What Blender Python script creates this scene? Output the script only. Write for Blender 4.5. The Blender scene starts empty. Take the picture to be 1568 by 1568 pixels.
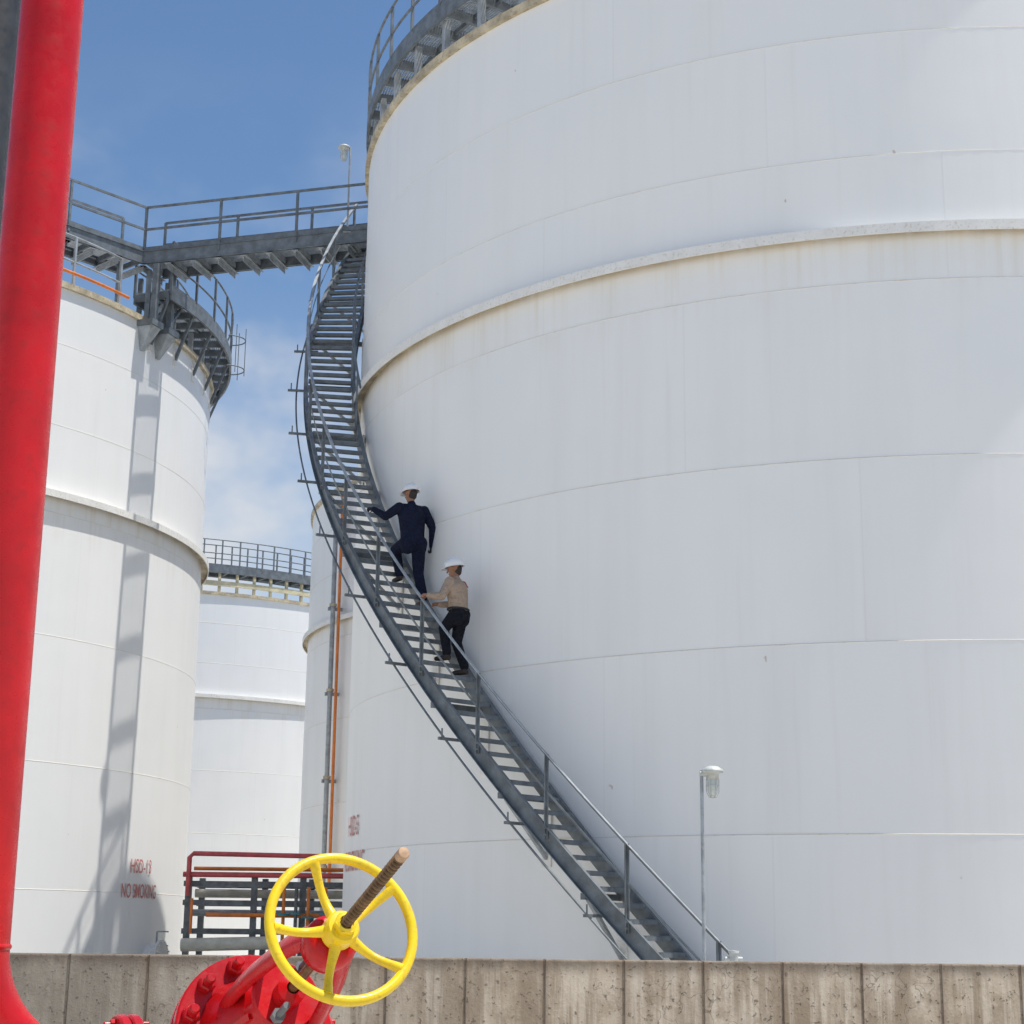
import bpy, math, random
import numpy as np
from mathutils import Vector, Matrix, Quaternion
random.seed(4)
rad=math.radians
CAMH=1.7
scene=bpy.context.scene
V=Vector
def W(x,y,h): return V((x,y,h+CAMH))

# ------------------------------------------------------------------ materials
def newmat(name):
    m=bpy.data.materials.new(name); m.use_nodes=True
    nt=m.node_tree; nt.nodes.clear()
    out=nt.nodes.new('ShaderNodeOutputMaterial'); b=nt.nodes.new('ShaderNodeBsdfPrincipled')
    nt.links.new(b.outputs[0],out.inputs[0])
    return m,nt,b
class NB:
    def __init__(s,nt): s.nt=nt
    def n(s,t,**k):
        x=s.nt.nodes.new(t)
        for a,v in k.items(): setattr(x,a,v)
        return x
    def l(s,a,b): s.nt.links.new(a,b)
    def put(s,sock,v):
        if isinstance(v,bpy.types.NodeSocket): s.l(v,sock)
        else: sock.default_value=v
    def m(s,op,a,b=0.0,c=0.0):
        x=s.n('ShaderNodeMath',operation=op)
        s.put(x.inputs[0],a); s.put(x.inputs[1],b); s.put(x.inputs[2],c); return x.outputs[0]
    def mr(s,v,a,b,c=0.0,d=1.0,smooth=True):
        x=s.n('ShaderNodeMapRange'); x.interpolation_type='SMOOTHSTEP' if smooth else 'LINEAR'
        s.put(x.inputs[0],v); x.inputs[1].default_value=a;x.inputs[2].default_value=b;x.inputs[3].default_value=c;x.inputs[4].default_value=d
        return x.outputs[0]
    def mix(s,f,a,b,blend='MIX'):
        x=s.n('ShaderNodeMix',data_type='RGBA',blend_type=blend)
        s.put(x.inputs[0],f)
        for i,v in ((6,a),(7,b)):
            if isinstance(v,bpy.types.NodeSocket): s.l(v,x.inputs[i])
            else: x.inputs[i].default_value=(*v,1) if len(v)==3 else v
        return x.outputs[2]
    def noise(s,vec,scale,detail=4,rough=.55):
        x=s.n('ShaderNodeTexNoise'); x.inputs['Scale'].default_value=scale; x.inputs['Detail'].default_value=detail
        x.inputs['Roughness'].default_value=rough
        if vec is not None: s.l(vec,x.inputs['Vector'])
        return x.outputs[0]
    def scalev(s,vec,sc):
        x=s.n('ShaderNodeVectorMath',operation='MULTIPLY'); s.l(vec,x.inputs[0]); x.inputs[1].default_value=sc; return x.outputs[0]
    def bump(s,h,strength,dist):
        x=s.n('ShaderNodeBump'); x.inputs['Strength'].default_value=strength; x.inputs['Distance'].default_value=dist; s.l(h,x.inputs['Height']); return x.outputs[0]

def simple(name,col,rough=.5,metal=0,var=.15,scale=6,bump=.15,bd=.004,dirt=None,dirtamt=.4,spec=.5):
    m,nt,b=newmat(name); N=NB(nt)
    tc=N.n('ShaderNodeTexCoord').outputs['Object']
    a=N.noise(tc,scale,3,.6); c2=N.noise(tc,scale*6,3,.6)
    lo=tuple(c*(1-var) for c in col); hi=tuple(min(1,c*(1+var)) for c in col)
    colr=N.mix(N.mr(a,.3,.7),lo,hi)
    if dirt:
        colr=N.mix(N.m('MULTIPLY',N.mr(c2,.52,.72),dirtamt),colr,dirt)
    N.l(colr,b.inputs['Base Color'])
    b.inputs['Roughness'].default_value=rough; b.inputs['Metallic'].default_value=metal
    b.inputs['Specular IOR Level'].default_value=spec
    rr=N.mr(c2,.3,.7,max(0,rough-.08),min(1,rough+.12)); N.l(rr,b.inputs['Roughness'])
    if bump: N.l(N.bump(c2,bump,bd),b.inputs['Normal'])
    return m

def tank_mat(name,gh,col=(.86,.855,.835),L=6.0,stain=(.66,.56,.38)):
    m,nt,b=newmat(name); N=NB(nt)
    uv=N.n('ShaderNodeUVMap').outputs[0]
    sp=N.n('ShaderNodeSeparateXYZ'); N.l(uv,sp.inputs[0]); u,v=sp.outputs[0],sp.outputs[1]
    cr=N.n('ShaderNodeAttribute'); cr.attribute_name='course'; crs=cr.outputs['Fac']
    ul=N.m('DIVIDE',u,L)
    w=N.m('MULTIPLY',N.m('ABSOLUTE',N.m('SUBTRACT',N.m('FRACT',ul),.5)),L)
    seam=N.mr(w,.004,.02,1,0)
    wn=N.n('ShaderNodeTexWhiteNoise',noise_dimensions='2D')
    cb=N.n('ShaderNodeCombineXYZ'); N.l(N.m('FLOOR',N.m('ADD',ul,.5)),cb.inputs[0]); N.l(crs,cb.inputs[1]); N.l(cb.outputs[0],wn.inputs[0])
    plate=N.mr(wn.outputs[0],0,1,.99,1.004,False)
    st1=N.noise(N.scalev(uv,(1.3,.09,1)),1.0,4,.65)
    st2=N.noise(N.scalev(uv,(6,.18,1)),1.0,3,.6)
    blot=N.noise(uv,.35,3,.6)
    c=N.mix(N.m('MULTIPLY',N.mr(st1,.42,.72),.18),col,(.70,.70,.66))
    c=N.mix(N.m('MULTIPLY',N.mr(st2,.54,.76),.12),c,(.64,.62,.56))
    c=N.mix(N.m('MULTIPLY',N.mr(blot,.4,.7),.20),c,(.73,.77,.77))
    near=N.mr(v,gh-1.3,gh-.05,0,1)
    near=N.m('MULTIPLY',near,N.m('LESS_THAN',v,gh))
    c=N.mix(N.m('MULTIPLY',N.m('MULTIPLY',near,N.mr(st2,.42,.72)),.26),c,stain)
    tight=N.m('MULTIPLY',N.mr(v,gh-.18,gh-.03,0,.55),N.m('LESS_THAN',v,gh))
    c=N.mix(N.m('MULTIPLY',tight,N.mr(st1,.35,.6,.4,1)),c,(.60,.46,.25))
    spk=N.noise(N.scalev(uv,(5,3.4,1)),1.0,2,.5)
    c=N.mix(N.m('MULTIPLY',N.mr(spk,.765,.79),.5),c,(.35,.24,.14))
    c=N.mix(N.m('MULTIPLY',seam,.08),c,(.50,.45,.38))
    mx=N.n('ShaderNodeVectorMath',operation='SCALE'); N.l(c,mx.inputs[0]); N.l(plate,mx.inputs[3])
    N.l(mx.outputs[0],b.inputs['Base Color'])
    N.l(N.mr(st1,.3,.7,.30,.50),b.inputs['Roughness'])
    big=N.noise(N.scalev(uv,(.5,.7,1)),1.0,2,.5)
    hgt=N.m('ADD',N.m('MULTIPLY',big,.014),N.m('MULTIPLY',seam,.0015))
    N.l(N.bump(hgt,.7,1.0),b.inputs['Normal'])
    return m

M_steel=simple('galvanised_steel_paint',(.155,.178,.195),.5,.2,.25,5,.2,.003,(.22,.16,.10),.35)
M_steel_l=simple('galvanised_steel_light',(.36,.39,.41),.5,.25,.2,5,.2,.003,(.25,.18,.12),.3)
M_grate=simple('galvanised_grating',(.42,.45,.47),.6,.1,.2,9)
M_white=simple('white_paint_weathered',(.80,.79,.75),.45,0,.05,4,.2,.004,(.50,.38,.22),.45)
M_weld=simple('weld_seam_paint',(.76,.73,.66),.5,0,.06,1.2,.2,.002,(.60,.48,.32),.5)
M_rim=simple('rusty_rim_paint',(.50,.43,.30),.6,0,.3,3,.3,.004,(.28,.17,.08),.7)
M_yel_rim=simple('faded_yellow_paint',(.62,.55,.36),.6,0,.2,3)
M_roof=simple('tank_roof',(.6,.6,.58),.6,0,.1,2)
M_red=simple('red_enamel',(.50,.007,.010),.30,0,.14,3,.5,.0035,(.33,.008,.008),.4,.4)
M_reddark=simple('red_pipe_paint',(.50,.08,.08),.5,0,.2,4)
M_yellow=simple('yellow_enamel',(.86,.60,.012),.33,0,.06,9,.3,.0015,(.60,.34,.03),.55)
M_stem=simple('greased_brass_stem',(.17,.095,.042),.42,.4,.35,30,.3,.001,(.06,.04,.02),.5)
M_stemd=simple('stem_groove_dark',(.020,.013,.009),.6,0,.35,30)  # near-black colour for the thread grooves, for contrast with the crests
M_stemend=simple('stem_end_bronze',(.42,.27,.16),.5,.2,.2,30)
M_dark=simple('dark_steel',(.13,.14,.145),.5,.2,.3,6)
M_col=simple('column_paint_dark',(.035,.038,.042),.5,.1,.3,6)
M_orange=simple('orange_paint',(.70,.20,.035),.5,0,.15,4)
M_teal=simple('teal_paint',(.03,.24,.27),.5,0,.15,8)
M_pipe=simple('insulated_pipe',(.55,.52,.43),.6,0,.15,4)
M_text=simple('stencil_red',(.60,.20,.17),.6,0,.15,12,0,.001,(.80,.70,.66),.8)
M_lampgrey=simple('lamp_housing_grey',(.50,.52,.50),.5,.1,.12,20)
M_glass=simple('lamp_glass',(.55,.60,.58),.12,0,.05,20,0)
M_skin=simple('skin',(.30,.15,.09),.55,0,.08,30,.1,.001)
M_hair=simple('hair',(.03,.022,.018),.7,0,.2,60,.4,.002)
M_helmet=simple('helmet_white',(.82,.82,.80),.28,0,.03,10,0)
M_glove=simple('black_glove',(.02,.02,.022),.75,0,.2,40)
M_boot=simple('boot_leather',(.035,.025,.02),.6,0,.3,30)
M_eye=simple('eye_dark',(.02,.015,.012),.2,0,.0,10,0)
def cloth(name,col,v=.2):
    m,nt,b=newmat(name); N=NB(nt)
    tc=N.n('ShaderNodeTexCoord').outputs['Object']
    a=N.noise(tc,7,3,.6); f=N.noise(N.scalev(tc,(1,1,1.8)),10,3,.55)
    N.l(N.mix(N.mr(a,.3,.7),tuple(c*(1-v) for c in col),tuple(c*(1+v) for c in col)),b.inputs['Base Color'])
    b.inputs['Roughness'].default_value=.9
    b.inputs['Specular IOR Level'].default_value=.2
    N.l(N.bump(f,.9,.09),b.inputs['Normal']); return m
M_navy=cloth('navy_coverall',(.011,.015,.036))
M_tan=cloth('beige_shirt',(.43,.325,.245),.05)
M_trou=cloth('dark_trousers',(.012,.013,.020))
M_strap=simple('red_strap',(.55,.03,.03),.6,0,.1,20)

def concrete():
    m,nt,b=newmat('dike_concrete'); N=NB(nt)
    tc=N.n('ShaderNodeTexCoord').outputs['Object']
    sp=N.n('ShaderNodeSeparateXYZ'); N.l(tc,sp.inputs[0]); x,z=sp.outputs[0],sp.outputs[2]
    big=N.noise(tc,.55,5,.65); mid=N.noise(tc,3.2,6,.7); fine=N.noise(tc,26,4,.7)
    str1=N.noise(N.scalev(tc,(3.2,1,.30)),1.0,5,.7)
    str2=N.noise(N.scalev(tc,(11,1,.5)),1.0,4,.65)
    c=N.mix(N.mr(big,.35,.65),(.56,.455,.335),(.70,.60,.475))
    c=N.mix(N.m('MULTIPLY',N.mr(mid,.44,.58),.65),c,(.38,.295,.21))
    c=N.mix(N.m('MULTIPLY',N.mr(str1,.46,.60),.60),c,(.30,.225,.155))
    c=N.mix(N.m('MULTIPLY',N.mr(str2,.50,.64),.55),c,(.78,.68,.54))
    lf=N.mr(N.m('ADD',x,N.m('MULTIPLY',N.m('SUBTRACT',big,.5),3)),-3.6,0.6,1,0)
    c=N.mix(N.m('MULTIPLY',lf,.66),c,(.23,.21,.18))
    top=N.mr(N.m('ADD',z,N.m('MULTIPLY',str2,.16)),1.42,1.55,0,1)
    c=N.mix(N.m('MULTIPLY',top,.72),c,(.13,.10,.075))
    per=.60
    w=N.m('MULTIPLY',N.m('ABSOLUTE',N.m('SUBTRACT',N.m('FRACT',N.m('DIVIDE',N.m('ADD',x,.015),per)),.5)),per)
    wob=N.m('ADD',w,N.m('MULTIPLY',N.m('SUBTRACT',mid,.5),.014))
    j=N.mr(wob,.002,.014,1,0); jb=N.mr(wob,.0,.09,1,0)
    c=N.mix(N.m('MULTIPLY',jb,N.m('MULTIPLY',N.mr(str2,.35,.6),.6)),c,(.24,.165,.11))
    c=N.mix(N.m('MULTIPLY',j,N.mr(mid,.3,.6,.4,.85)),c,(.10,.08,.06))
    pit=N.mr(fine,.60,.70)
    c=N.mix(N.m('MULTIPLY',pit,.65),c,(.15,.12,.09))
    crk=N.n('ShaderNodeTexVoronoi',feature='DISTANCE_TO_EDGE'); crk.inputs['Scale'].default_value=3.1
    dv=N.n('ShaderNodeVectorMath',operation='ADD'); N.l(tc,dv.inputs[0])
    nz=N.n('ShaderNodeTexNoise'); nz.inputs['Scale'].default_value=4; N.l(tc,nz.inputs['Vector']); N.l(N.scalev(nz.outputs[1],(.6,.6,.6)),dv.inputs[1])
    N.l(dv.outputs[0],crk.inputs['Vector'])
    ck=N.m('MULTIPLY',N.mr(crk.outputs[0],.0,.014,1,0),N.mr(big,.44,.56))
    c=N.mix(N.m('MULTIPLY',ck,.6),c,(.13,.10,.075))
    N.l(c,b.inputs['Base Color']); b.inputs['Roughness'].default_value=.9; b.inputs['Specular IOR Level'].default_value=.25
    h=N.m('SUBTRACT',N.m('ADD',N.m('MULTIPLY',mid,.020),N.m('MULTIPLY',fine,.010)),N.m('ADD',N.m('MULTIPLY',j,.012),N.m('MULTIPLY',pit,.010)))
    N.l(N.bump(h,.9,1.0),b.inputs['Normal']); return m
M_conc=concrete()
def groundmat():
    m,nt,b=newmat('gravel_ground'); N=NB(nt)
    tc=N.n('ShaderNodeTexCoord').outputs['Object']
    a=N.noise(tc,.08,3,.6); g=N.noise(tc,22,3,.7)
    c=N.mix(N.mr(a,.35,.65),(.57,.54,.475),(.65,.62,.56))
    c=N.mix(N.mr(g,.35,.7),c,(.52,.49,.43))
    N.l(c,b.inputs['Base Color']); b.inputs['Roughness'].default_value=.95
    N.l(N.bump(g,.6,.03),b.inputs['Normal']); return m
M_ground=groundmat()

# ------------------------------------------------------------------ mesh builder
class MB:
    def __init__(s): s.v=[];s.f=[];s.mi=[];s.mats=[];s.sm=[]
    def mat(s,m):
        if m not in s.mats: s.mats.append(m)
        return s.mats.index(m)
    def add(s,vs,fs,m,smooth=False):
        o=len(s.v); s.v+= [tuple(v) for v in vs]; k=s.mat(m)
        for f in fs: s.f.append(tuple(i+o for i in f)); s.mi.append(k); s.sm.append(smooth)
    def hexa(s,c8,m):
        s.add(c8,[(0,3,2,1),(4,5,6,7),(0,1,5,4),(1,2,6,5),(2,3,7,6),(3,0,4,7)],m)
    def box(s,c,dx,dy,dz,m,ax=None):
        c=V(c); X,Y,Z=(V((1,0,0)),V((0,1,0)),V((0,0,1))) if ax is None else ax
        p=[]
        for z in (-1,1):
            for x,y in ((-1,-1),(1,-1),(1,1),(-1,1)):
                p.append(c+X*(x*dx/2)+Y*(y*dy/2)+Z*(z*dz/2))
        s.hexa(p,m)
    def beam(s,a,b,w,h,m,up=V((0,0,1))):
        a=V(a);b=V(b);d=(b-a); L=d.length; d.normalize()
        sd=d.cross(up)
        if sd.length<1e-4: sd=d.cross(V((0,1,0)))
        sd.normalize(); u=sd.cross(d)
        s.box((a+b)/2,w,L,h,m,(sd,d,u))
    def tube(s,a,b,r,m,seg=10,r2=None,caps=True):
        a=V(a);b=V(b); r2=r if r2 is None else r2
        s.path([a,b],r,m,seg,caps,radii=[r,r2])
    def path(s,pts,r,m,seg=8,caps=True,radii=None):
        pts=[V(p) for p in pts]; n=len(pts)
        T=[]
        for i in range(n):
            t=(pts[min(i+1,n-1)]-pts[max(i-1,0)]).normalized(); T.append(t)
        u=T[0].orthogonal().normalized(); vs=[];fs=[]
        for i in range(n):
            if i>0:
                q=T[i-1].rotation_difference(T[i]); u=q@u
            u=(u-T[i]*u.dot(T[i])).normalized(); w=T[i].cross(u)
            rr=radii[i] if radii else r
            for k in range(seg):
                a=2*math.pi*k/seg; vs.append(pts[i]+(u*math.cos(a)+w*math.sin(a))*rr)
        for i in range(n-1):
            for k in range(seg):
                k2=(k+1)%seg; fs.append((i*seg+k,i*seg+k2,(i+1)*seg+k2,(i+1)*seg+k))
        s.add(vs,fs,m,True)
        if caps:
            s.add([vs[k] for k in range(seg)],[tuple(reversed(range(seg)))],m)
            s.add([vs[(n-1)*seg+k] for k in range(seg)],[tuple(range(seg))],m)
    def lathe(s,prof,m,origin=V((0,0,0)),ax=None,seg=32,smooth=True,sharp=True):
        X,Y,Z=(V((1,0,0)),V((0,1,0)),V((0,0,1))) if ax is None else ax
        o=V(origin)
        def ring(r,z): return [o+X*(r*math.cos(2*math.pi*k/seg))+Y*(r*math.sin(2*math.pi*k/seg))+Z*z for k in range(seg)]
        if sharp:
            for (r0,z0),(r1,z1) in zip(prof[:-1],prof[1:]):
                vs=ring(r0,z0)+ring(r1,z1)
                s.add(vs,[(k,(k+1)%seg,seg+(k+1)%seg,seg+k) for k in range(seg)],m,smooth)
        else:
            vs=[];fs=[]
            for r,z in prof: vs+=ring(max(r,1e-4),z)
            for i in range(len(prof)-1):
                fs+=[(i*seg+k,i*seg+(k+1)%seg,(i+1)*seg+(k+1)%seg,(i+1)*seg+k) for k in range(seg)]
            s.add(vs,fs,m,smooth)
    def sweep(s,pts,side,w,z0,z1,m):
        vs=[];fs=[];n=len(pts)
        for p,sd in zip(pts,side):
            p=V(p);sd=V(sd)
            vs+=[p-sd*w/2+V((0,0,z0)),p+sd*w/2+V((0,0,z0)),p+sd*w/2+V((0,0,z1)),p-sd*w/2+V((0,0,z1))]
        for i in range(n-1):
            for k in range(4):
                k2=(k+1)%4; fs.append((i*4+k,i*4+k2,(i+1)*4+k2,(i+1)*4+k))
        fs.append((0,1,2,3)); e=(n-1)*4; fs.append((e+3,e+2,e+1,e))
        s.add(vs,fs,m)
    def capsule(s,a,b,r0,r1,m,seg=16,wide=None,k=1.0):
        a=V(a);b=V(b); d=b-a; L=d.length; d=d.normalized() if L>1e-6 else V((0,0,1))
        X=d.orthogonal().normalized(); Y=d.cross(X)
        vs=[];fs=[]; rows=[]
        for i in range(0,6):
            t=-math.pi/2+ i*math.pi/2/5; rows.append((r0*math.cos(t),r0*math.sin(t)))
        for i in range(0,6):
            t=i*math.pi/2/5; rows.append((r1*math.cos(t),L+r1*math.sin(t)))
        for r,z in rows:
            for j in range(seg):
                an=2*math.pi*j/seg; off=X*(r*math.cos(an))+Y*(r*math.sin(an))+d*z
                if wide is not None: off=off+wide*(off.dot(wide)*(k-1))
                vs.append(a+off)
        for i in range(len(rows)-1):
            for j in range(seg): fs.append((i*seg+j,i*seg+(j+1)%seg,(i+1)*seg+(j+1)%seg,(i+1)*seg+j))
        fs.append(tuple(reversed(range(seg)))); e=(len(rows)-1)*seg; fs.append(tuple(e+j for j in range(seg)))
        s.add(vs,fs,m,True)
    def build(s,name,parent=None):
        me=bpy.data.meshes.new(name); me.from_pydata(s.v,[],s.f)
        for m in s.mats: me.materials.append(m)
        me.polygons.foreach_set('material_index',s.mi); me.polygons.foreach_set('use_smooth',s.sm)
        me.update()
        ob=bpy.data.objects.new(name,me); scene.collection.objects.link(ob)
        if parent: ob.parent=parent
        return ob
def empty(name):
    e=bpy.data.objects.new(name,None); scene.collection.objects.link(e); e.empty_display_size=.3; return e
def polar(c,r,a,h):
    return V((c[0]+r*math.cos(rad(a)),c[1]+r*math.sin(rad(a)),h+CAMH))
def arange(a,b,st):
    n=max(1,int(round(abs(b-a)/st))); return [a+(b-a)*i/n for i in range(n+1)]

# ------------------------------------------------------------------ ground
g=MB(); g.add([(-1500,-1500,0),(1500,-1500,0),(1500,1500,0),(-1500,1500,0)],[(0,1,2,3)],M_ground); g.build('ground')

# ------------------------------------------------------------------ tanks
def tank(name,c,R,seams,top,gh,off0,gw=.19,weldh=.012):
    root=empty(name); base=-CAMH
    mat=tank_mat(name.replace('.','_')+'_shell_paint',gh)
    seg=240; hs=[base]+list(seams)+[top]; n=len(hs)-1
    vs=[];fs=[];uvs=[];crs=[]
    L=6.0
    def r_of(k): return R+.007*(n-1-k)
    def ringv(r,h): 
        o=len(vs)
        for i in range(seg):
            a=2*math.pi*i/seg; vs.append((c[0]+r*math.cos(a),c[1]+r*math.sin(a),h+CAMH))
        return o
    for k in range(n):
        o1=ringv(r_of(k),hs[k]); o2=ringv(r_of(k),hs[k+1]); of=off0+ (k*2.37)%L
        ds=2*math.pi*R/seg
        for i in range(seg):
            j=(i+1)%seg
            fs.append((o1+i,o1+j,o2+j,o2+i)); crs.append(float(k))
            u0=i*ds+of;u1=(i+1)*ds+of
            uvs+=[(u0,hs[k]),(u1,hs[k]),(u1,hs[k+1]),(u0,hs[k+1])]
        if k<n-1:
            o3=ringv(r_of(k),hs[k+1]); o4=ringv(r_of(k+1),hs[k+1]+.004)
            for i in range(seg):
                j=(i+1)%seg; fs.append((o3+i,o3+j,o4+j,o4+i)); crs.append(float(k)); uvs+=[(0,0.1)]*4
    me=bpy.data.meshes.new('shell'); me.from_pydata(vs,[],fs); me.materials.append(mat)
    uvl=me.uv_layers.new(name='UVMap'); uvl.data.foreach_set('uv',np.array(uvs,dtype=np.float32).ravel())
    at=me.attributes.new('course','FLOAT','FACE'); at.data.foreach_set('value',crs)
    me.polygons.foreach_set('use_smooth',[True]*len(fs)); me.update()
    sh_=bpy.data.objects.new('shell',me); scene.collection.objects.link(sh_); sh_.parent=root
    ctr=V((c[0],c[1],CAMH))
    b=MB()
    for k in range(n-1):
        h=hs[k+1]; r=r_of(k)
        b.lathe([(r-.001,h-weldh),(r+.003,h-weldh*.6),(r+.003,h-.001),(r-.004,h+.004)],M_weld,ctr,seg=240)
    b.build('weld_seams',root)
    b=MB()
    b.lathe([(R-.004,top-.12),(R+.075,top-.12),(R+.075,top-.095)],M_rim,ctr,seg=240)
    b.lathe([(R+.075,top-.095),(R+.078,top+.006),(R-.02,top+.012)],M_rim,ctr,seg=240)
    b.lathe([(R-.02,top+.012),(.3,top+.9),(.05,top+.9)],M_roof,ctr,seg=96)
    b.build('roof_rim',root)
    b=MB()
    b.lathe([(R+.004,gh-.02),(R+gw-.02,gh-.02)],M_rim,ctr,seg=240)
    b.lathe([(R+gw-.02,gh-.02),(R+gw-.02,gh-.11)],M_rim,ctr,seg=240)
    b.lathe([(R+gw-.02,gh-.11),(R+gw,gh-.11),(R+gw,gh+.03),(R+.004,gh+.05)],M_white,ctr,seg=240)
    b.build('wind_girder',root)
    return root

C1=(7.08,31.41); R1=9.95
C2=(-16.46,38.53); R2=9.17
C3=(-16.6,78.0); R3=12.0
C4=(4.4,55.1); R4=10.9
t1=tank('storage_tank',C1,R1,[1.186,3.62,6.07,8.52,10.37,12.22],14.12,9.25,1.9)
t2=tank('storage_tank.001',C2,R2,[.6,3.0,5.45,7.9,9.7,11.4],12.7,8.28,3.4)
t3=tank('storage_tank.002',C3,R3,[.9,3.4,5.8,8.2,10.0,11.6],12.85,8.72,0.7,weldh=.02)
t4=tank('storage_tank.003',C4,R4,[.9,3.4,5.8,8.2,10.2,11.6],12.8,8.75,2.2,weldh=.02)

def rail_arc(b,c,r,h0,a0,a1,m=M_steel,post=6,height=1.1,rr=.024,mid=(.55,),toe=True):
    A=arange(a0,a1,1.5)
    for f in [height]+[x for x in mid]:
        b.path([polar(c,r,a,h0+f) for a in A],rr,m,8)
    if toe:
        b.sweep([polar(c,r,a,h0) for a in A],[V((math.cos(rad(a)),math.sin(rad(a)),0)) for a in A],.012,.0,.12,m)
    for a in arange(a0,a1,post):
        p=polar(c,r,a,h0-.1); t=V((-math.sin(rad(a)),math.cos(rad(a)),0)); n_=V((math.cos(rad(a)),math.sin(rad(a)),0))
        b.box(p+V((0,0,(height+.1)/2)),.05,.05,height+.1,m,(t,n_,V((0,0,1))))
def ring_platform(parent,c,ri,ro,h,a0,a1,rimh,Rrim,post=6,inner_rail=True,supm=M_steel_l):
    b=MB(); A=arange(a0,a1,1.5)
    nrm=[V((math.cos(rad(a)),math.sin(rad(a)),0)) for a in A]
    nb=int((ro-ri)/.045)
    for k in range(1,nb):
        r_=ri+(ro-ri)*k/nb
        b.sweep([polar(c,r_,a,h) for a in A],nrm,.020,-.03,.0,M_grate)
    for a in arange(a0,a1,.8):
        b.beam(polar(c,ri+.03,a,h-.012),polar(c,ro-.03,a,h-.012),.016,.014,M_grate)
    b.sweep([polar(c,ro,a,h) for a in A],nrm,.05,-.24,.04,M_steel)
    b.sweep([polar(c,ri,a,h) for a in A],nrm,.05,-.24,.04,M_steel)
    for i,a in enumerate(arange(a0,a1,4.0)):
        b.beam(polar(c,ri+.03,a,h-.12),polar(c,ro-.03,a,h-.12),.07,.15,M_steel)
    b.sweep([polar(c,(ri+ro)/2,a,h) for a in A],nrm,.05,-.11,-.032,M_steel)
    b.build('deck',parent)
    b=MB()
    rail_arc(b,c,ro,h,a0,a1,post=post)
    if inner_rail: rail_arc(b,c,ri,h,a0,a1,post=post,toe=False)
    b.build('railing',parent)
    b=MB()
    for a in arange(a0,a1,post):
        n_=V((math.cos(rad(a)),math.sin(rad(a)),0))
        b.beam(polar(c,Rrim-.08,a,rimh-.02),polar(c,Rrim-.08,a,h-.2),.10,.10,supm,up=n_)
        if ro>Rrim+.15:
            b.beam(polar(c,Rrim+.02,a,rimh-.5),polar(c,ro-.05,a,h-.18),.06,.06,M_steel)
            b.beam(polar(c,Rrim+.01,a,rimh-.65),polar(c,Rrim+.01,a,rimh-.05),.14,.03,M_white,up=n_)
    b.build('supports',parent)
def phi(p): return -90-p
ring_platform(t1,C1,8.85,10.0,15.0,phi(135),phi(-15),14.12,R1,post=6)
ring_platform(t2,C2,8.7,9.62,13.42,-21,75,12.7,R2,post=7)
b=MB(); rail_arc(b,C2,9.0,12.75,-95,-27,post=8,toe=False,m=M_steel_l); b.path([polar(C2,9.12,a,13.0) for a in arange(-95,-26,2)],.035,M_orange,8); b.build('roof_edge_railing',t2)
b=MB(); LA=4
for hh in (12.95,13.7):
    ctr=polar(C2,9.62,LA,hh)
    pts=[]
    for k in range(0,13):
        a=rad(LA-90+k*15); pts.append(ctr+V((math.cos(a)*.38,math.sin(a)*.38,0)))
    b.path(pts,.015,M_steel,6)
for k in (2,6,10):
    a=rad(LA-90+k*15); p=polar(C2,9.62,LA,0)+V((math.cos(a)*.38,math.sin(a)*.38,0)); b.tube(p+V((0,0,12.8)),p+V((0,0,14.0)),.010,M_steel,6)
b.build('ladder_cage',t2)
ring_platform(t3,C3,R3-.9,R3+.12,13.85,-160,-20,12.85,R3,post=3.5,supm=M_yel_rim)
b=MB()
A=arange(-160,-20,2)
b.sweep([polar(C3,R3+.02,a,13.2) for a in A],[V((math.cos(rad(a)),math.sin(rad(a)),0)) for a in A],.06,-.10,.10,M_yel_rim)
b.build('rim_kerb',t3)

def lettering(parent,c,R,a_mid,h_mid,lines,size,width):
    for li,t in enumerate(lines):
        cu=bpy.data.curves.new('lettering_curve','FONT'); cu.body=t; cu.size=size; cu.align_x='CENTER'; cu.offset=.003
        o=bpy.data.objects.new('tmp',cu); scene.collection.objects.link(o)
        dg=bpy.context.evaluated_depsgraph_get(); dg.update()
        me=bpy.data.meshes.new_from_object(o.evaluated_get(dg)); bpy.data.objects.remove(o)
        xs=[v.co.x for v in me.vertices]; w=max(xs)-min(xs); sx=(width*len(t)/len(lines[-1]))/w
        for v in me.vertices:
            ang=a_mid+math.degrees(v.co.x*sx/R); z=h_mid+v.co.y+(len(lines)/2-1-li)*size*1.25
            v.co=polar(c,R+.056,ang,z)
        me.materials.clear(); me.materials.append(M_text)
        ob=bpy.data.objects.new('lettering',me); scene.collection.objects.link(ob); ob.parent=parent
lettering(t2,C2,R2,-15.3,1.0,['HSD-13','NO SMOKING'],.40,1.5)
lettering(t1,C1,R1,phi(75.0),1.45,['HSD-5','NO SMOKING'],.46,1.8)

b=MB()
a=-11.5; n_=V((math.cos(rad(a)),math.sin(rad(a)),0)); tt=V((0,0,1)).cross(n_)
o=polar(C2,R2,a,-.72)
b.lathe([(.30,0),(.30,.28)],M_white,o,(tt,V((0,0,1)),n_),24); b.lathe([(.0,.33),(.38,.33),(.38,.27),(.3,.27)],M_white,o,(tt,V((0,0,1)),n_),24)
for k in range(14):
    q=o+tt*(.34*math.cos(k*math.pi/7))+V((0,0,1))*(.34*math.sin(k*math.pi/7)); b.tube(q+n_*.26,q+n_*.37,.018,M_white,6)
b.tube(o+V((0,0,.3))+n_*.2,o+V((0,0,.55))+n_*.2,.02,M_steel_l); b.beam(o+V((0,0,.55))+n_*.2,o+V((0,0,.55))+n_*.45,.03,.03,M_steel_l)
b.build('manway',t2)

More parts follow.
